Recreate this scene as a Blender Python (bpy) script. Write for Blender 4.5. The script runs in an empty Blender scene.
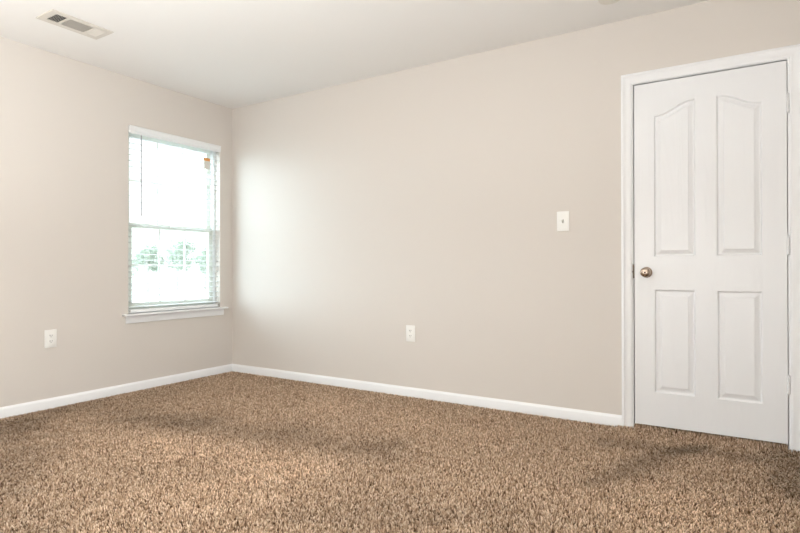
import bpy, bmesh, math, random
import numpy as np
from mathutils import Vector, Matrix
C = bpy.context.scene.collection
scn = bpy.context.scene
rnd = random.Random(7)

# ------------------------------------------------------------------ camera
YAW, PITCH, ROLL, FPX = 0.5575, 0.0034, -0.0015, 545.2551
f_ = Vector((-math.sin(YAW) * math.cos(PITCH), math.cos(YAW) * math.cos(PITCH), math.sin(PITCH)))
r0 = Vector((math.cos(YAW), math.sin(YAW), 0)); u0 = r0.cross(f_)
r_ = r0 * math.cos(ROLL) + u0 * math.sin(ROLL); u_ = -r0 * math.sin(ROLL) + u0 * math.cos(ROLL)
cam = bpy.data.cameras.new('camera'); cam.sensor_width = 36; cam.lens = FPX * 36 / 800; cam.clip_start = 0.02
co = bpy.data.objects.new('camera', cam); C.objects.link(co); scn.camera = co
M = Matrix((r_, u_, -f_)).transposed().to_4x4(); M.translation = Vector((4.0731, -3.5377, 0.9673))
co.matrix_world = M

# ------------------------------------------------------------------ world, lights, exposure
scn.view_settings.view_transform = 'Standard'; scn.view_settings.look = 'None'
scn.view_settings.gamma = 1.0; scn.view_settings.exposure = 0.75; scn.view_settings.use_curve_mapping = False
SKY = 1.35
FILL_BACK, FILL_UP, FILL_SIDE = 15.5, 76.0, 11.5
SUN = 18.5
w = bpy.data.worlds.new('world'); scn.world = w; w.use_nodes = True
bg = w.node_tree.nodes['Background']; bg.inputs['Color'].default_value = (0.90, 0.97, 1.0, 1); bg.inputs['Strength'].default_value = SKY

def area(name, loc, rot, sx, sy, power, col):
    l = bpy.data.lights.new(name, 'AREA'); l.shape = 'RECTANGLE'; l.size = sx; l.size_y = sy; l.energy = power; l.color = col
    o = bpy.data.objects.new(name, l); o.location = loc; o.rotation_euler = rot; C.objects.link(o); return o
# unseen fill lamps added to brighten the room: behind the camera, and aimed upwards
area('back_fill_light', (2.7, -4.1, 0.85), (math.radians(90), 0, 0), 4.0, 1.5, FILL_BACK, (0.92, 0.970, 0.995))
area('up_fill_light', (2.7, -3.85, 0.5), (math.radians(180), 0, 0), 2.4, 0.9, FILL_UP, (0.92, 0.970, 0.995)).data.spread = math.radians(155)
sl_ = bpy.data.lights.new('sun', 'SUN'); sl_.energy = SUN; sl_.angle = math.radians(100); sl_.color = (0.70, 0.86, 1.0)   # hazy bright part of the sky
so = bpy.data.objects.new('sun', sl_); C.objects.link(so)
so.rotation_euler = Vector((math.cos(math.radians(26)), math.sin(math.radians(26)), -math.tan(math.radians(17)))).to_track_quat('-Z', 'Y').to_euler()
area('side_fill_light', (4.8, -2.6, 1.4), (0, math.radians(82), 0), 1.8, 2.6, FILL_SIDE, (0.92, 0.970, 0.995)).data.spread = math.radians(105)  # unseen lamp added on the east side to brighten the left wall
po = area('window_portal', (-0.16, -0.59, 1.35), (0, math.radians(-90), 0), 1.5, 0.95, 1, (1, 1, 1)); po.data.cycles.is_portal = True

# ------------------------------------------------------------------ helpers
def node_mat(name, col, rough=0.6, metal=0.0, spec=0.4, bump=None, var=None):
    """procedural material: base colour (optionally varied by noise) and noise bump"""
    m = bpy.data.materials.new(name); m.use_nodes = True
    nt = m.node_tree; b = nt.nodes['Principled BSDF']
    b.inputs['Base Color'].default_value = (*col, 1); b.inputs['Roughness'].default_value = rough
    b.inputs['Metallic'].default_value = metal; b.inputs['Specular IOR Level'].default_value = spec
    tc = nt.nodes.new('ShaderNodeTexCoord')
    if var:
        n = nt.nodes.new('ShaderNodeTexNoise'); n.inputs['Scale'].default_value = var[0]; n.inputs['Detail'].default_value = 3
        mx = nt.nodes.new('ShaderNodeMix'); mx.data_type = 'RGBA'
        mx.inputs[6].default_value = (*[c * (1 - var[1]) for c in col], 1); mx.inputs[7].default_value = (*[min(1, c * (1 + var[1])) for c in col], 1)
        nt.links.new(tc.outputs['Object'], n.inputs['Vector']); nt.links.new(n.outputs['Fac'], mx.inputs[0]); nt.links.new(mx.outputs[2], b.inputs['Base Color'])
    if bump:
        n = nt.nodes.new('ShaderNodeTexNoise'); n.inputs['Scale'].default_value = bump[0]; n.inputs['Detail'].default_value = 2
        bp = nt.nodes.new('ShaderNodeBump'); bp.inputs['Strength'].default_value = bump[1]; bp.inputs['Distance'].default_value = bump[2]
        nt.links.new(tc.outputs['Object'], n.inputs['Vector']); nt.links.new(n.outputs['Fac'], bp.inputs['Height']); nt.links.new(bp.outputs['Normal'], b.inputs['Normal'])
    return m

class MB:
    def __init__(s): s.bm = bmesh.new()
    def box(s, x0, x1, y0, y1, z0, z1, bev=0.0, seg=2):
        t = bmesh.new(); bmesh.ops.create_cube(t, size=1)
        for v in t.verts: v.co = Vector((x0 + (v.co.x + .5) * (x1 - x0), y0 + (v.co.y + .5) * (y1 - y0), z0 + (v.co.z + .5) * (z1 - z0)))
        if bev: bmesh.ops.bevel(t, geom=t.edges[:], offset=bev, segments=seg, affect='EDGES', profile=0.5)
        return s.add(t)
    def add(s, t, mat=None):
        if mat is not None: bmesh.ops.transform(t, matrix=mat, verts=t.verts)
        me = bpy.data.meshes.new('t'); t.to_mesh(me); t.free(); s.bm.from_mesh(me); bpy.data.meshes.remove(me); return s
    def cyl(s, p0, p1, r, seg=16, r2=None):
        p0, p1 = Vector(p0), Vector(p1); d = p1 - p0
        t = bmesh.new(); bmesh.ops.create_cone(t, cap_ends=True, segments=seg, radius1=r, radius2=r if r2 is None else r2, depth=d.length)
        return s.add(t, Matrix.Translation((p0 + p1) / 2) @ d.to_track_quat('Z', 'Y').to_matrix().to_4x4())
    def sweep(s, path, prof, dirs, closed=False):
        """profile points (a,b) placed at each path point p + a*dirs_a + b*dirs_b"""
        rows = []
        for p, (da, db) in zip(path, dirs):
            rows.append([s.bm.verts.new(Vector(p) + a * Vector(da) + b * Vector(db)) for a, b in prof])
        n = len(prof)
        for i in range(len(rows) - 1):
            for j in range(n):
                s.bm.faces.new((rows[i][j], rows[i][(j + 1) % n], rows[i + 1][(j + 1) % n], rows[i + 1][j]))
        s.bm.faces.new(rows[0]); s.bm.faces.new(rows[-1][::-1])
        return s
    def lathe(s, prof, mat, seg=32):
        t = bmesh.new(); rings = []
        for r, z in prof:
            if r < 1e-6: rings.append([t.verts.new((0, 0, z))])
            else: rings.append([t.verts.new((r * math.cos(2 * math.pi * k / seg), r * math.sin(2 * math.pi * k / seg), z)) for k in range(seg)])
        for A, B in zip(rings, rings[1:]):
            for k in range(seg):
                k2 = (k + 1) % seg
                if len(A) == 1 and len(B) > 1: t.faces.new((A[0], B[k2], B[k]))
                elif len(B) == 1 and len(A) > 1: t.faces.new((A[k], A[k2], B[0]))
                elif len(A) > 1: t.faces.new((A[k], A[k2], B[k2], B[k]))
        return s.add(t, mat)
    def obj(s, name, mat, parent=None, smooth=False, kind=None, label=None, cat=None, group=None):
        bmesh.ops.recalc_face_normals(s.bm, faces=s.bm.faces[:])
        me = bpy.data.meshes.new(name); s.bm.to_mesh(me); s.bm.free()
        return link(name, me, mat, parent, smooth, kind, label, cat, group)

def link(name, me, mat, parent=None, smooth=False, kind=None, label=None, cat=None, group=None):
    if smooth:
        for p in me.polygons: p.use_smooth = True
        try: me.set_sharp_from_angle(angle=math.radians(35))
        except Exception: pass
    me.materials.append(mat)
    o = bpy.data.objects.new(name, me); C.objects.link(o)
    if parent is not None:
        o.parent = parent; o.matrix_parent_inverse = Matrix.Translation(-base_of(parent))
    tag(o, label, cat, group, kind); return o

def base_of(o):
    """world position of a parent: meshes stand at the origin in world space, empties at their base"""
    return Vector(o.location) if o.type == 'EMPTY' else Vector((0, 0, 0))

def tag(o, label=None, cat=None, group=None, kind=None):
    if label: o['label'] = label
    if cat: o['category'] = cat
    if group: o['group'] = group
    if kind: o['kind'] = kind
    return o

def thing(name, loc, label, cat, group=None, kind=None):
    o = bpy.data.objects.new(name, None); o.location = loc; o.empty_display_size = 0.1; C.objects.link(o)
    return tag(o, label, cat, group, kind)

# ------------------------------------------------------------------ materials
WALL = node_mat('wall_paint', (0.69, 0.637, 0.585), 0.62, spec=0.25, bump=(260, 0.12, 0.002))
CEIL = node_mat('ceiling_paint', (0.88, 0.85, 0.815), 0.85, spec=0.15, bump=(180, 0.15, 0.002))
TRIM = node_mat('trim_paint', (0.855, 0.852, 0.855), 0.32, spec=0.45, bump=(60, 0.03, 0.001))
PLATE = node_mat('ivory_plastic', (0.88, 0.86, 0.82), 0.3, spec=0.5, var=(30, 0.01))
SLOT = node_mat('dark_slot', (0.10, 0.09, 0.08), 0.6, var=(60, 0.1))
VINYL = node_mat('white_vinyl', (0.84, 0.845, 0.84), 0.4, spec=0.4, var=(12, 0.01))
SASHM = node_mat('almond_vinyl', (0.74, 0.75, 0.68), 0.45, spec=0.3, var=(12, 0.02))
SLATM = node_mat('slat_white', (0.80, 0.81, 0.80), 0.45, spec=0.3, var=(8, 0.01))
def translucent(m, amount):
    nt = m.node_tree; out = nt.nodes['Material Output']; b = nt.nodes['Principled BSDF']
    t = nt.nodes.new('ShaderNodeBsdfTranslucent'); t.inputs['Color'].default_value = (.92, .93, .92, 1); mx = nt.nodes.new('ShaderNodeMixShader'); mx.inputs[0].default_value = amount
    nt.links.new(b.outputs[0], mx.inputs[1]); nt.links.new(t.outputs[0], mx.inputs[2]); nt.links.new(mx.outputs[0], out.inputs['Surface'])
translucent(SLATM, .18)
NICKEL = node_mat('satin_nickel', (0.45, 0.36, 0.29), 0.22, metal=1.0, var=(20, 0.05))
BRONZE = node_mat('aged_bronze', (0.09, 0.07, 0.055), 0.4, metal=0.8, var=(40, 0.2))
VENTM = node_mat('vent_enamel', (0.70, 0.65, 0.58), 0.5, spec=0.3, var=(20, 0.02))
DUCT = node_mat('duct_dark', (0.03, 0.028, 0.025), 0.8, var=(20, 0.2))
ORANGE = node_mat('orange_print', (0.72, 0.33, 0.10), 0.6, var=(90, 0.1))
WANDM = node_mat('clear_grey_wand', (0.36, 0.36, 0.36), 0.25, spec=0.6, var=(30, 0.05))
CORDM = node_mat('ladder_cord', (0.72, 0.74, 0.76), 0.8, var=(200, 0.06))

def door_mat():
    m = node_mat('door_paint', (0.83, 0.828, 0.835), 0.28, spec=0.5); nt = m.node_tree
    b = nt.nodes['Principled BSDF']; tc = nt.nodes.new('ShaderNodeTexCoord'); mp = nt.nodes.new('ShaderNodeMapping')
    mp.inputs['Scale'].default_value = (1.0, 1.0, 0.07)
    n = nt.nodes.new('ShaderNodeTexNoise'); n.inputs['Scale'].default_value = 9; n.inputs['Detail'].default_value = 1
    wv = nt.nodes.new('ShaderNodeMath'); wv.operation = 'MULTIPLY'; wv.inputs[1].default_value = 90
    sn = nt.nodes.new('ShaderNodeMath'); sn.operation = 'SINE'
    bp = nt.nodes.new('ShaderNodeBump'); bp.inputs['Strength'].default_value = 0.25; bp.inputs['Distance'].default_value = 0.0006
    L = nt.links.new
    L(tc.outputs['Object'], mp.inputs['Vector']); L(mp.outputs['Vector'], n.inputs['Vector']); L(n.outputs['Fac'], wv.inputs[0])
    L(wv.outputs[0], sn.inputs[0]); L(sn.outputs[0], bp.inputs['Height']); L(bp.outputs['Normal'], b.inputs['Normal'])
    return m
DOORM = door_mat()

def glass_mat():
    m = bpy.data.materials.new('window_glass'); m.use_nodes = True; nt = m.node_tree; nt.nodes.clear()
    o = nt.nodes.new('ShaderNodeOutputMaterial'); mx = nt.nodes.new('ShaderNodeMixShader'); mx.inputs[0].default_value = 0.05
    t = nt.nodes.new('ShaderNodeBsdfTransparent'); t.inputs['Color'].default_value = (0.96, 0.985, 0.97, 1)
    g = nt.nodes.new('ShaderNodeBsdfGlossy'); g.inputs['Roughness'].default_value = 0.02
    nt.links.new(t.outputs[0], mx.inputs[1]); nt.links.new(g.outputs[0], mx.inputs[2]); nt.links.new(mx.outputs[0], o.inputs[0]); return m
GLASS = glass_mat()

# ------------------------------------------------------------------ room shell
H = 2.478; XE = 4.9; YB = -4.35; ZF = -0.011; T = 0.13
DX0, DX1, DZ0, DZ1 = 3.534, 4.286, 0.034, 2.066          # door slab
WY0, WY1, WZ0, WZ1 = -1.034, -0.145, 0.600, 2.098        # window opening
b = MB(); b.box(-T, XE + T, YB - T, T + 0.2, ZF - 0.08, ZF); b.obj('floor', node_mat('carpet_backing', (0.09, 0.052, 0.028), 0.95, spec=0.05, bump=(150, 0.5, 0.004), var=(90, 0.3)), kind='structure')
b = MB(); b.box(-T, XE + T, YB - T, T + 0.2, H, H + 0.1); b.obj('ceiling', CEIL, kind='structure')
b = MB()
b.box(-T, 0, YB, WY0, ZF, H); b.box(-T, 0, WY1, T + .2, ZF, H); b.box(-T, 0, WY0, WY1, ZF, WZ0 - .02); b.box(-T, 0, WY0, WY1, WZ1, H)
b.obj('wall_left', WALL, kind='structure')
b = MB(); JX0, JX1, JZ = DX0 - 0.0245, DX1 + 0.022, DZ1 + 0.026
b.box(0, JX0, 0, 0.1, ZF, H); b.box(JX1, XE, 0, 0.1, ZF, H); b.box(JX0, JX1, 0, 0.1, JZ, H); b.box(0, XE, 0.1, 0.2, ZF, H)
b.obj('wall_right', WALL, kind='structure')
b = MB(); b.box(XE, XE + T, YB, T + .2, ZF, H); b.obj('wall_east', WALL, kind='structure')
b = MB(); b.box(-T, XE + T, YB - T, YB, ZF, H); b.obj('wall_back', WALL, kind='structure')

# baseboards: profile (out from wall, height)
BBH, BBT = 0.069, 0.013
bprof = [(0, 0), (BBT, 0), (BBT, BBH - .016), (BBT - .002, BBH - .011), (BBT - .006, BBH - .006), (BBT - .008, BBH), (0, BBH)]
bprof = [(a, h + (ZF if h == 0 else 0)) for a, h in bprof]
CX0, CX1, CZ1 = 3.4617, 4.3583, 2.1382                  # casing outer
b = MB(); b.sweep([(0, YB, 0), (0, 0, 0)], bprof, [((1, 0, 0), (0, 0, 1)), ((1, -1, 0), (0, 0, 1))]); b.obj('baseboard_left', TRIM, kind='structure', smooth=True)
b = MB(); b.sweep([(0, 0, 0), (CX0, 0, 0)], bprof, [((1, -1, 0), (0, 0, 1)), ((0, -1, 0), (0, 0, 1))]); b.obj('baseboard_right', TRIM, kind='structure', smooth=True)
b = MB(); b.sweep([(CX1, 0, 0), (XE, 0, 0)], bprof, [((0, -1, 0), (0, 0, 1)), ((-1, -1, 0), (0, 0, 1))])
b.sweep([(XE, 0, 0), (XE, YB, 0)], bprof, [((-1, -1, 0), (0, 0, 1)), ((-1, 0, 0), (0, 0, 1))]); b.obj('baseboard_east', TRIM, kind='structure', smooth=True)

# ------------------------------------------------------------------ door casing (trim_1): mitred moulding + jamb + strike plate
W_ = 0.060
cprof = [(0, 0), (0, .0155), (.004, .0175), (.014, .0175), (.0175, .0145), (.022, .0125), (.042, .010), (.047, .0115), (.052, .0105), (.057, .0085), (W_, .006), (W_, 0)]
b = MB()
yv = (0, -1, 0)
b.sweep([(CX0, 0, ZF), (CX0, 0, CZ1), (CX1, 0, CZ1), (CX1, 0, ZF)], cprof,
        [((1, 0, 0), yv), ((1, 0, -1), yv), ((-1, 0, -1), yv), ((-1, 0, 0), yv)])
trim = b.obj('trim_1', TRIM, kind='structure', smooth=True)
b = MB(); jt = 0.018
b.box(JX0, JX0 + jt, 0.0, 0.1, ZF, JZ); b.box(JX1 - jt, JX1, 0.0, 0.1, ZF, JZ); b.box(JX0 + jt, JX1 - jt, 0.0, 0.1, JZ - jt, JZ)
b.box(JX0 + jt, JX0 + jt + .01, 0.040, 0.075, ZF, JZ - jt); b.box(JX1 - jt - .01, JX1 - jt, 0.040, 0.075, ZF, JZ - jt); b.box(JX0 + jt, JX1 - jt, 0.040, 0.075, JZ - jt - .01, JZ - jt)
b.obj('jamb', TRIM, trim)
b = MB(); b.box(JX0 + .0145, DX0 - .0005, -0.0035, 0.004, 0.905, 0.988, .0012); b.cyl((JX0 + .0165, -.0035, .945), (JX0 + .0165, -.0055, .945), .006)
sp = b.obj('strike_plate', BRONZE, trim); sp['label'] = 'dark bronze strike plate'

# ------------------------------------------------------------------ door_1: moulded four-panel slab
door = thing('door_1', (DX1, 0.0, DZ0), 'white four-panel interior door with arched upper panels', 'door', kind='structure')
DY = -0.001
step = 0.003
xs = np.linspace(DX0, DX1, int(round((DX1 - DX0) / step)) + 1); zs = np.linspace(DZ0, DZ1, int(round((DZ1 - DZ0) / step)) + 1)
X, Z = np.meshgrid(xs, zs)
def sstep(t): t = np.clip(t, 0, 1); return t * t * (3 - 2 * t)
def panel_sd(x0, x1, z0, z1, arch):
    """inside distance to the panel's outline; arch: +1 the top climbs to the right, -1 to the left, 0 flat"""
    if arch:
        s = np.clip((X - x0) / (x1 - x0), 0, 1); s = s if arch > 0 else 1 - s
        top = z1 + 0.069 * (s * .15 + .85 * s ** 3 * (s * (6 * s - 15) + 10)) ; slope = 0.069 / (x1 - x0) * 1.2
        dt = (top - Z) / math.sqrt(1 + (slope * .6) ** 2)
    else: dt = z1 - Z
    return np.minimum(np.minimum(X - x0, x1 - X), np.minimum(Z - z0, dt))
PAN = [(3.642, 3.857, 1.035, 1.867, 1), (3.963, 4.176, 1.035, 1.867, -1), (3.644, 3.856, 0.232, 0.838, 0), (3.966, 4.176, 0.232, 0.838, 0)]
depth = np.zeros_like(X); pid = np.full(X.shape, -1)
for i, a in enumerate(PAN):
    d = panel_sd(*a)
    # sticking drops quickly, small flat groove, long bevel rises to the raised field
    h = 0.0105 * sstep(d / 0.0075) - 0.0065 * np.clip((d - 0.013) / 0.019, 0, 1)
    # the crisp step at the field's edge
    h -= 0.0028 * sstep((d - 0.0315) / 0.004)
    depth = np.where(d > 0, h, depth); pid = np.where(d > -0.0005, i, pid)
nz, nx = X.shape
V = np.stack([X, DY + depth, Z], -1).reshape(-1, 3)
ii, jj = np.meshgrid(np.arange(nz - 1), np.arange(nx - 1), indexing='ij')
F = np.stack([ii * nx + jj, ii * nx + jj + 1, (ii + 1) * nx + jj + 1, (ii + 1) * nx + jj], -1).reshape(-1, 4)
fp = pid[:-1, :-1].reshape(-1)
def grid_obj(name, faces, parent, mat, extra=None):
    used, inv = np.unique(faces, return_inverse=True)
    me = bpy.data.meshes.new(name)
    vs = V[used]; fs = inv.reshape(-1, 4).tolist(); vs = vs.tolist()
    if extra:
        n0 = len(vs); vs = vs + extra[0]; fs = fs + [tuple(k + n0 for k in q) for q in extra[1]]
    me.from_pydata(vs, [], fs); me.update(); 
    return link(name, me, mat, parent, smooth=True)
ev = [(x, y, z) for z in (DZ0, DZ1) for (x, y) in ((DX0, DY), (DX1, DY), (DX1, .034), (DX0, .034))]
ef = [(0, 3, 2, 1), (4, 5, 6, 7), (1, 2, 6, 5), (3, 0, 4, 7), (2, 3, 7, 6)]
slab = grid_obj('slab', F[fp == -1], door, DOORM, (ev, ef))
for i, lb in enumerate(('upper panel with its arch rising right', 'upper panel with its arch rising left', 'lower panel on knob side', 'lower panel on hinge side')):
    grid_obj('panel', F[fp == i], door, DOORM)['label'] = lb
kx, kz = 3.600, 0.9415
TY = Matrix.Translation((kx, DY, kz)) @ Matrix.Rotation(math.radians(90), 4, 'X')      # local +Z -> -Y
b = MB(); b.lathe([(0, -.0002), (.0315, 0), (.0322, .002), (.031, .005), (.027, .0075), (.020, .009), (.0135, .012), (.0115, .018), (.0115, .026), (.014, .030), (.021, .034),
                   (.0265, .039), (.029, .046), (.0285, .053), (.025, .059), (.019, .063), (.010, .0648), (0, .0652)], TY, 40)
kn = b.obj('knob', NICKEL, door, smooth=True); kn['label'] = 'round satin nickel knob'
b = MB(); b.cyl((kx, DY - .0640, kz), (kx, DY - .0668, kz), .0055, 20); b.obj('privacy_button', BRONZE, kn)
for z0, z1 in ((1.79, 1.888), (1.04, 1.137), (0.30, 0.396)):
    b = MB(); hx = DX1 + .0045; n = 5; L = (z1 - z0) / n
    for k in range(n): b.cyl((hx, -.0075, z0 + k * L + .0006), (hx, -.0075, z0 + (k + 1) * L - .0006), .0066, 16)
    b.cyl((hx, -.0075, z0 - .006), (hx, -.0075, z0), .003, 12, .0066); b.cyl((hx, -.0075, z1), (hx, -.0075, z1 + .006), .0066, 12, .003)
    b.box(hx - .016, hx, -.0022, -.0008, z0 + .002, z1 - .002)
    b.obj('hinge', TRIM, door, smooth=True)

# ------------------------------------------------------------------ window_1: vinyl double-hung window with grilles, stool, apron
win = thing('window_1', (-0.06, (WY0 + WY1) / 2, WZ0), 'white double-hung window with divided panes in the left wall', 'window', kind='structure')
FX0, FX1 = -0.128, -0.062
b = MB(); fw = 0.028
b.box(FX0, FX1, WY0, WY0 + fw, WZ0, WZ1); b.box(FX0, FX1, WY1 - fw, WY1, WZ0, WZ1); b.box(FX0, FX1, WY0 + fw, WY1 - fw, WZ1 - fw, WZ1); b.box(FX0, FX1, WY0 + fw, WY1 - fw, WZ0, WZ0 + .035)
b.obj('window_frame', VINYL, win)
MZ = 1.318
def sash(x0, x1, z0, z1, rb, rt, name):
    y0, y1 = WY0 + fw, WY1 - fw; st = 0.045
    b = MB(); b.box(x0, x1, y0, y0 + st, z0, z1, .003); b.box(x0, x1, y1 - st, y1, z0, z1, .003)
    b.box(x0, x1, y0 + st - .002, y1 - st + .002, z0, z0 + rb, .003); b.box(x0, x1, y0 + st - .002, y1 - st + .002, z1 - rt, z1, .003)
    s = b.obj('sash', SASHM, win); s['label'] = name
    xm = (x0 + x1) / 2; g0, g1, h0, h1 = y0 + st, y1 - st, z0 + rb, z1 - rt
    b = MB(); b.box(xm - .002, xm + .002, g0, g1, h0, h1); b.obj('glass_pane', GLASS, s)
    b = MB(); gw = .0085
    for k in (1, 2):
        yc = g0 + (g1 - g0) * k / 3; b.box(xm + .003, xm + .009, yc - gw, yc + gw, h0, h1)
    zc = (h0 + h1) / 2
    yy = [g0, g0 + (g1 - g0) / 3, g0 + (g1 - g0) * 2 / 3, g1]
    for k in range(3): b.box(xm + .003, xm + .009, yy[k] + (gw if k else 0), yy[k + 1] - (gw if k < 2 else 0), zc - gw, zc + gw)
    b.obj('grille', SASHM, s)
    return s
sash(-.124, -.100, MZ - .02, WZ1 - fw, .04, .04, 'upper sash')
lo = sash(-.094, -.068, WZ0 + .035, MZ + .02, .06, .04, 'lower sash')
b = MB(); b.box(-.068, -.050, -.62, -.56, MZ + .004, MZ + .016, .003); b.obj('sash_lock', SASHM, lo)
SZ = .613
b = MB(); b.box(-.062, .0, WY0 + .0005, WY1 - .0005, WZ0 - .004, SZ, .0); b.box(0.0005, .046, -1.088, -.084, SZ - .016, SZ, .005, 3)
b.obj('stool', TRIM, win)
b = MB(); aprof = [(0, 0), (0, .010), (.006, .0125), (.048, .015), (.0582, .015), (.0582, 0)]
b.sweep([(0, -1.058, .5385), (0, -.113, .5385)], [(a, h) for a, h in aprof], [((0, 0, 1), (1, 0, 0)), ((0, 0, 1), (1, 0, 0))]); b.obj('apron', TRIM, win)

# ------------------------------------------------------------------ window blind
bl = thing('window_blind', (-0.03, (WY0 + WY1) / 2, WZ1), 'white horizontal slat blind lowered over the window', 'blind')
BY0, BY1 = WY0 + .006, WY1 - .006
b = MB(); b.box(-.052, -.006, BY0 + .004, BY1 - .004, WZ1 - .045, WZ1 - .002); b.obj('headrail', VINYL, bl)
b = MB(); vprof = [(-.004, -.060), (.006, -.060), (.010, -.056), (.010, -.046), (.015, -.040), (.015, -.012), (.018, -.006), (.018, -.001), (-.004, -.001)]
b.sweep([(0, WY0 + .002, WZ1), (0, WY1 - .002, WZ1)], vprof, [((1, 0, 0), (0, 0, 1))] * 2); b.obj('valance', VINYL, bl)
b = MB(); NS = 30; zt, zb = WZ1 - .085, .664; xc = -.029
for k in range(NS):
    z = zt + (zb - zt) * k / (NS - 1); tilt = math.radians(4); hw = .0225
    pts = []
    for q in (-1, -.5, 0, .5, 1):
        pts.append((q * hw, .0025 * (1 - q * q) - q * hw * math.tan(tilt)))
    prof = [(a, h + .0013) for a, h in pts] + [(a, h - .0013) for a, h in pts[::-1]]
    b.sweep([(xc, BY0 + .004, z), (xc, BY1 - .004, z)], prof, [((1, 0, 0), (0, 0, 1))] * 2)
b.obj('slats', SLATM, bl, smooth=True)
b = MB(); b.box(xc - .025, xc + .025, BY0 + .004, BY1 - .004, .618, .645, .004); br = b.obj('bottom_rail', VINYL, bl)
CLIP = node_mat('clip_grey', (.45, .42, .38), .5, var=(40, .1))
for ya, yb in ((BY1 - .018, BY1 - .0035), (BY0 + .0035, BY0 + .014)):
    b = MB(); b.box(xc + .0235, xc + .0275, ya, yb, .624, .642, .001); b.obj('end_clip', CLIP, br)
for yc in (-.86, -.59, -.315):
    b = MB()
    for xx in (xc - .0245, xc + .0245): b.cyl((xx, yc, .640), (xx, yc, WZ1 - .047), .0009, 6)
    for k in range(NS):
        z = zt + (zb - zt) * k / (NS - 1) - .0035; b.cyl((xc - .0245, yc, z + .0012), (xc + .0245, yc, z - .0012), .0006, 5)
    b.obj('ladder_cord', CORDM, bl)
b = MB(); b.cyl((.006, -.930, WZ1 - .066), (.006, -.930, 1.385), .0052, 8); b.cyl((.006, -.930, WZ1 - .05), (.006, -.930, WZ1 - .066), .002, 8); b.cyl((-.0045, -.930, WZ1 - .052), (.006, -.930, WZ1 - .052), .002, 8)
wd = b.obj('tilt_wand', WANDM, bl); wd['label'] = 'thin grey tilt wand'
# hanging warning card with orange heading, on its cord
CARD = node_mat('card_print', (.70, .67, .62), .7, var=(140, .25))
b = MB(); b.box(.0005, .0012, -.322, -.258, 1.862, 1.937)
wt = b.obj('warning_tag', CARD, bl); wt['label'] = 'small hanging warning card'
b = MB(); b.box(.0002, .0016, -.325, -.257, 1.9372, 1.9640); b.obj('heading', ORANGE, wt)['label'] = 'orange heading strip'
b = MB(); b.cyl((.001, -.290, 1.964), (.001, -.290, WZ1 - .058), .0008, 6); b.obj('cord', CORDM, wt)

# ------------------------------------------------------------------ outlets and switch
def on_wall(side, u, z):
    """matrix taking local (right, up, out) to the wall"""
    if side == 'R': m = Matrix(((1, 0, 0), (0, 0, -1), (0, 1, 0)))
    else: m = Matrix(((0, 0, 1), (1, 0, 0), (0, 1, 0)))
    m = m.to_4x4(); m.translation = Vector((u, 0, z)) if side == 'R' else Vector((0, u, z)); return m
def place(b, mat): bmesh.ops.transform(b.bm, matrix=mat, verts=b.bm.verts); return b
def plate(pw, ph):
    b = MB(); b.box(-pw / 2, pw / 2, -ph / 2, ph / 2, 0.0002, .0062, .0025, 3); return b
def outlet(side, u, z, label):
    m = on_wall(side, u, z); t = thing('electrical_outlet', m.translation, label, 'outlet', 'duplex wall outlets')
    place(plate(.078, .124), m).obj('cover_plate', PLATE, t, smooth=True)
    for s in (1, -1):
        b = MB(); tb = bmesh.new(); bmesh.ops.create_cone(tb, cap_ends=True, segments=28, radius1=.0172, radius2=.0165, depth=.0035)
        for v in tb.verts: v.co.y = max(-.0135, min(.0135, v.co.y))
        b.add(tb, Matrix.Translation((0, s * .0195, .0072))); r = place(b, m).obj('receptacle', PLATE, t)
        b = MB()
        b.box(-.0083, -.0050, s * .0195 - .001, s * .0195 + .0085, .0086, .0092); b.box(.0050, .0083, s * .0195, s * .0195 + .008, .0086, .0092)
        b.cyl((0, s * .0195 - .0065, .0086), (0, s * .0195 - .0065, .0092), .0027, 12); place(b, m).obj('slots', SLOT, r)['label'] = 'dark slots'
    b = MB(); b.cyl((0, 0, .0058), (0, 0, .0072), .003, 14); b.box(-.0024, .0024, -.0004, .0004, .0070, .0074); place(b, m).obj('screw', PLATE, t)
outlet('L', -1.604, .482, 'white duplex outlet low on the left wall, away from the window')
outlet('R', 1.963, .476, 'white duplex outlet low on the long right wall, below the switch')
m = on_wall('R', 3.107, 1.269)
t = thing('light_switch', m.translation, 'white toggle light switch on the right wall beside the door', 'switch')
place(plate(.078, .127), m).obj('cover_plate', PLATE, t, smooth=True)
b = MB(); b.box(-.0052, .0052, -.0125, .0125, .0060, .0066); sl = place(b, m).obj('switch_slot', node_mat('slot_shadow', (.5, .48, .44), .6, var=(30, .05)), t)
b = MB(); tb = bmesh.new(); bmesh.ops.create_cube(tb, size=1)
for v in tb.verts:
    k = .75 if v.co.z > 0 else 1
    v.co = Vector((v.co.x * .0088 * k, v.co.y * .012 * k, v.co.z * .020))
b.add(tb, Matrix.Translation((0, .0035, .0135)) @ Matrix.Rotation(math.radians(-28), 4, 'X')); place(b, m).obj('toggle', PLATE, t)
for s in (1, -1):
    b = MB(); b.cyl((0, s * .0302, .0058), (0, s * .0302, .0070), .003, 14); b.box(-.0024, .0024, s * .0302 - .0004, s * .0302 + .0004, .0068, .0072); place(b, m).obj('screw', PLATE, t)

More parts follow.
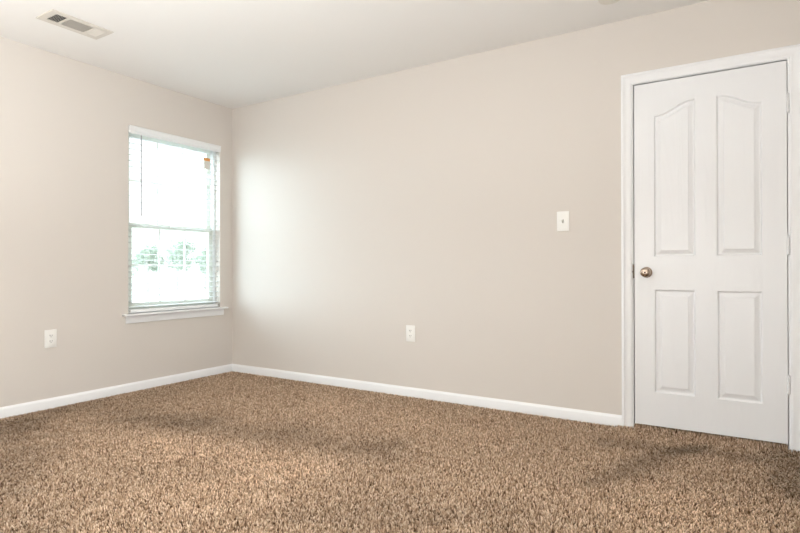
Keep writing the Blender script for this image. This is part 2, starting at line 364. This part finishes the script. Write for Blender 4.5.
# ------------------------------------------------------------------ ceiling register
vx0, vx1, vy0, vy1 = .490, .692, -1.922, -1.556
t = thing('ceiling_vent', ((vx0 + vx1) / 2, (vy0 + vy1) / 2, H), 'beige three-way air vent on the ceiling above the left wall', 'vent')
ix0, ix1 = .532, .652; secs = [(-1.882, -1.816), (-1.802, -1.664), (-1.650, -1.588)]
b = MB(); z0, z1 = H - .007, H - .0005
b.box(vx0, ix0, vy0, vy1, z0, z1, .002); b.box(ix1, vx1, vy0, vy1, z0, z1, .002)
ys = [vy0 + .0] + [v for s in secs for v in s] + [vy1]
for k in range(0, 8, 2): b.box(ix0 - .003, ix1 + .003, ys[k], ys[k + 1], z0, z1 - .0002, .0015)
b.obj('vent_frame', VENTM, t)
b = MB(); b.box(ix0, ix1, secs[0][0], secs[2][1], H - .0016, H - .0006); b.obj('duct_opening', DUCT, t)
def louver(b, p0, p1, nrm, ang, wd):
    p0, p1 = Vector(p0), Vector(p1); nrm = Vector(nrm); dn = Vector((0, 0, -1))
    a = (nrm * math.cos(ang) + dn * math.sin(ang)) * wd / 2; e = (-nrm * math.sin(ang) + dn * math.cos(ang)) * .0005
    vs = [b.bm.verts.new(p + s * a + q * e) for p in (p0, p1) for s, q in ((-1, -1), (1, -1), (1, 1), (-1, 1))]
    for q in ((0, 1, 2, 3), (7, 6, 5, 4), (0, 4, 5, 1), (1, 5, 6, 2), (2, 6, 7, 3), (3, 7, 4, 0)): b.bm.faces.new([vs[k] for k in q])
zc = H - .0052
b = MB(); y = secs[0][0] + .004
while y < secs[0][1]: louver(b, (ix0, y, zc), (ix1, y, zc), (0, -1, 0), math.radians(40), .0082); y += .0095
b.obj('louvers', VENTM, t)
b = MB(); x = ix0 + .004
while x < ix1: louver(b, (x, secs[1][0], zc), (x, secs[1][1], zc), (1, 0, 0), math.radians(62), .0075); x += .0085
b.obj('louvers', VENTM, t)
b = MB(); y = secs[2][0] + .003
while y < secs[2][1]: louver(b, (ix0, y, zc), (ix1, y, zc), (0, 1, 0), math.radians(35), .0085); y += .0075
b.obj('louvers', VENTM, t)

# ------------------------------------------------------------------ smoke detector at the picture's top edge
sx, sy = 3.470, -.380
t = thing('smoke_detector', (sx, sy, H), 'round white smoke detector on the ceiling near the door', 'smoke detector')
DN = Matrix.Translation((sx, sy, H)) @ Matrix.Rotation(math.pi, 4, 'X')
SMOKE = node_mat('detector_plastic', (.78, .74, .66), .45, var=(20, .02))
b = MB(); b.lathe([(0, .0003), (.063, .0003), (.064, .003), (.064, .010), (.061, .0115), (0, .0115)], DN, 48); b.obj('mounting_base', SMOKE, t, smooth=True)
b = MB(); b.lathe([(0, .0118), (.058, .0118), (.061, .016), (.061, .027), (.058, .032), (.050, .035), (.020, .0375), (0, .038)], DN, 48); cv = b.obj('cover', SMOKE, t, smooth=True)
b = MB(); b.cyl((sx + .02, sy, H - .0365), (sx + .02, sy, H - .039), .007, 16); b.obj('test_button', PLATE, cv)

# ------------------------------------------------------------------ carpet pile: twisted tufts
def carpet():
    rs = np.random.RandomState(3)
    sp = 0.0066
    gx = np.arange(0.018, XE - .016, sp); gy = np.arange(-3.55, -0.018, sp)
    GX, GY = np.meshgrid(gx, gy); GX = GX.ravel(); GY = GY.ravel(); n = len(GX)
    px = GX + rs.uniform(-.5, .5, n) * sp; py = GY + rs.uniform(-.5, .5, n) * sp
    px = np.clip(px, .017, XE - .016); py = np.minimum(py, -.017)
    keep = ~((px > CX0 - .006) & (px < CX1 + .006) & (py > -.024)); px, py = px[keep], py[keep]
    # under the door the pile runs on
    qx = rs.uniform(JX0 + .02, JX1 - .02, 1300); qy = rs.uniform(-.02, .05, 1300); px = np.r_[px, qx]; py = np.r_[py, qy]
    n = len(px)
    # nap: brushed streaks (vacuum tracks, footprints) and broad lighter or darker areas, world-space strokes (x0,y0,x1,y1,width,amount)
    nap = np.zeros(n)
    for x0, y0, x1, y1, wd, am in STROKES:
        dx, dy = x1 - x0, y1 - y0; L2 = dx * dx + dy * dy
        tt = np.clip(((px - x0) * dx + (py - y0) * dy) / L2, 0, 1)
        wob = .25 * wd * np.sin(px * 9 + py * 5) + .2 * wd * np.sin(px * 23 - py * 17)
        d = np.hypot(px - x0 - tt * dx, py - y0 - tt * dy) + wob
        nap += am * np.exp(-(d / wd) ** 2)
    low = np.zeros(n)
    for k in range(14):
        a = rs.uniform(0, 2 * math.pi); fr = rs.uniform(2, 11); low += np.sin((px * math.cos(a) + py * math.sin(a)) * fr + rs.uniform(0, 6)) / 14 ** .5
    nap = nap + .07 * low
    az = rs.uniform(0, 2 * math.pi, n); ln = rs.uniform(.2, 1.0, n) * .009
    lx = np.cos(az) * ln + .004 * nap * 1.5; ly = np.sin(az) * ln - .004 * nap * 2
    h = .0145 + rs.uniform(-.0035, .003, n) - .003 * np.abs(np.minimum(nap, 0))
    h += np.clip((px - CX0 + .05) / .05, 0, 1) * (.012 * np.clip((py + .12) / .08, 0, 1) + .010 * np.clip((py + .02) / .015, 0, 1))
    rad = .00225 * rs.uniform(.75, 1.25, n)
    az2 = az + rs.uniform(-1.2, 1.2, n)
    cx = np.stack([px, px + .35 * lx, px + .35 * lx + .65 * np.cos(az2) * np.hypot(lx, ly)], 1)
    cy = np.stack([py, py + .35 * ly, py + .35 * ly + .65 * np.sin(az2) * np.hypot(lx, ly)], 1)
    cx = np.clip(cx, .016, XE - .016)
    lim = np.where((px > CX0 - .01) & (px < CX1 + .01), np.where(py > -.0235, .05, -.022), -.0165)[:, None]; cy = np.minimum(cy, lim)
    cz = np.stack([np.full(n, ZF + .0005), ZF + .6 * h, ZF + h], 1)
    rr = np.stack([rad * .8, rad * 1.1, rad * .55], 1)
    th = rs.uniform(0, 6.28, n)[:, None, None] + np.array([0, .6, 1.2])[None, :, None] + np.arange(4)[None, None, :] * (math.pi / 2)
    VX = cx[:, :, None] + rr[:, :, None] * np.cos(th); VY = cy[:, :, None] + rr[:, :, None] * np.sin(th); VZ = np.repeat(cz[:, :, None], 4, 2)
    VZ[:, 2, :] += rs.uniform(-.0012, .0012, (n, 4))
    V = np.stack([VX, VY, VZ], -1).reshape(-1, 3).astype(np.float32)
    q = []
    for r in range(2):
        for k in range(4): q.append([r * 4 + k, r * 4 + (k + 1) % 4, r * 4 + 4 + (k + 1) % 4, r * 4 + 4 + k])
    q.append([8, 9, 10, 11]); q = np.array(q)
    Fq = (np.arange(n)[:, None, None] * 12 + q[None]).reshape(-1, 4).astype(np.int32)
    me = bpy.data.meshes.new('carpet_pile'); me.vertices.add(len(V)); me.vertices.foreach_set('co', V.ravel())
    me.loops.add(Fq.size); me.loops.foreach_set('vertex_index', Fq.ravel())
    me.polygons.add(len(Fq)); me.polygons.foreach_set('loop_start', np.arange(0, Fq.size, 4, dtype=np.int32))
    me.polygons.foreach_set('use_smooth', np.ones(len(Fq), dtype=bool)); me.update(calc_edges=True)
    # yarn dye lots: a random value per tuft, plus a lighter or darker nap value
    dye = np.clip(rs.normal(.5, .30, n), 0, 1); at = me.attributes.new('yarn', 'FLOAT', 'POINT'); at.data.foreach_set('value', np.repeat(dye, 12).astype(np.float32))
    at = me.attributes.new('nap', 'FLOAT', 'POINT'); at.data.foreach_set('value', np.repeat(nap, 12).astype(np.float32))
    m = bpy.data.materials.new('carpet_yarn'); m.use_nodes = True; nt = m.node_tree; bs = nt.nodes['Principled BSDF']
    bs.inputs['Roughness'].default_value = .9; bs.inputs['Specular IOR Level'].default_value = .08
    a = nt.nodes.new('ShaderNodeAttribute'); a.attribute_name = 'yarn'; cr = nt.nodes.new('ShaderNodeValToRGB')
    e = cr.color_ramp.elements; e[0].position = 0.0; e[0].color = (*YARN[0], 1); e[1].position = 1.0; e[1].color = (*YARN[2], 1)
    k = e.new(.5); k.color = (*YARN[1], 1)
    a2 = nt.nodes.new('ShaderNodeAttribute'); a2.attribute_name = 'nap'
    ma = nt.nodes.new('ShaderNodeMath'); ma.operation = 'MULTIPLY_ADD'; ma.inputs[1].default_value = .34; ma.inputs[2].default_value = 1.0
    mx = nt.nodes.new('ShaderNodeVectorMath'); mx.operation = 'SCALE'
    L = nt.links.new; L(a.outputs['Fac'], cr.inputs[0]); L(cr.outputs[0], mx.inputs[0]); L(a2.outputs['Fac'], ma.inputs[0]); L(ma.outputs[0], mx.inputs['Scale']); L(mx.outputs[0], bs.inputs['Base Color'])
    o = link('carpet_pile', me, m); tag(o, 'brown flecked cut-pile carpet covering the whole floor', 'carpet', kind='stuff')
YARN = ((.105, .054, .027), (.535, .365, .24), (.91, .72, .55))
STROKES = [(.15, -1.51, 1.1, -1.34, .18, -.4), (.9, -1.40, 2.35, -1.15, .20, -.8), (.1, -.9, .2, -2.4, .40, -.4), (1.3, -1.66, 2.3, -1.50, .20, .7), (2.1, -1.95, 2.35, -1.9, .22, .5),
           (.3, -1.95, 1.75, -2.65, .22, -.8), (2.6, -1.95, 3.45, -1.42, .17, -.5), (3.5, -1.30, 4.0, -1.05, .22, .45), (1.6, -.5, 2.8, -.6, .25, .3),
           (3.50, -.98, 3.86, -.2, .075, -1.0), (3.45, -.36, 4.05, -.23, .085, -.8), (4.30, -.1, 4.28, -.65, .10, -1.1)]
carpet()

for nm, lb, ct in (('floor', 'wall to wall carpeted floor of the empty room', 'floor'), ('ceiling', 'plain off-white ceiling with an air vent', 'ceiling'),
                   ('wall_left', 'beige painted wall with the window', 'wall'), ('wall_right', 'long beige painted wall with the white door', 'wall'),
                   ('wall_east', 'beige wall out of frame beyond the door', 'wall'), ('wall_back', 'beige wall out of frame opposite the door', 'wall'),
                   ('baseboard_left', 'white baseboard below the window wall', 'baseboard'), ('baseboard_right', 'white baseboard along the long wall up to the door', 'baseboard'),
                   ('baseboard_east', 'white baseboard out of frame beyond the door', 'baseboard'), ('trim_1', 'white moulded casing around the four-panel door', 'door casing')):
    tag(bpy.data.objects[nm], lb, ct)

# ------------------------------------------------------------------ outside: pale ground and trees
b = MB(); b.box(-60, -.4, -60, 60, -.9, -.6); tag(b.obj('ground', node_mat('pale_ground', (.40, .40, .38), .9, var=(.4, .15)), kind='structure'), 'bright pale ground outside the window', 'ground')
LEAF = node_mat('leaf_green', (.50, .55, .47), .8, var=(3, .35)); BARK = node_mat('bark', (.66, .64, .60), .9, var=(8, .3))
def tree(x, y, r, h, label):
    t = thing('tree', (x, y, -.6), label, 'tree', 'trees outside the window')
    b = MB(); b.cyl((x, y, -.6), (x, y, h * .75 - .6), .16, 10, .06); b.obj('trunk', BARK, t)
    me = bpy.data.meshes.new('crown'); vs, fs = [], []
    rs = random.Random(int(abs(x * 31 + y * 7)))
    clumps = [(x + rs.uniform(-.7, .7) * r, y + rs.uniform(-.8, .8) * r, -.6 + h * rs.uniform(.52, 1.0), r * rs.uniform(.3, .5)) for _ in range(16)]
    for cx, cy, cz, cr in clumps:
        for _ in range(110):
            d = Vector((rs.gauss(0, 1), rs.gauss(0, 1), rs.gauss(0, 1))).normalized() * cr * rs.uniform(.6, 1)
            a = Vector((rs.gauss(0, 1), rs.gauss(0, 1), rs.gauss(0, 1))).normalized(); c = a.orthogonal().normalized(); s = rs.uniform(.07, .14)
            p = Vector((cx, cy, cz)) + d; k = len(vs)
            vs += [tuple(p - a * s), tuple(p + c * s * .5), tuple(p + a * s), tuple(p - c * s * .5)]; fs.append((k, k + 1, k + 2, k + 3))
    me.from_pydata(vs, [], fs); link('crown', me, LEAF, t)
tree(-30.0, 18.7, 1.0, 2.9, 'leftmost pale green tree seen through the blind')
tree(-30.0, 21.0, 1.1, 3.3, 'middle pale green tree seen through the blind')
tree(-30.0, 23.4, 1.0, 2.8, 'rightmost pale green tree seen through the blind')
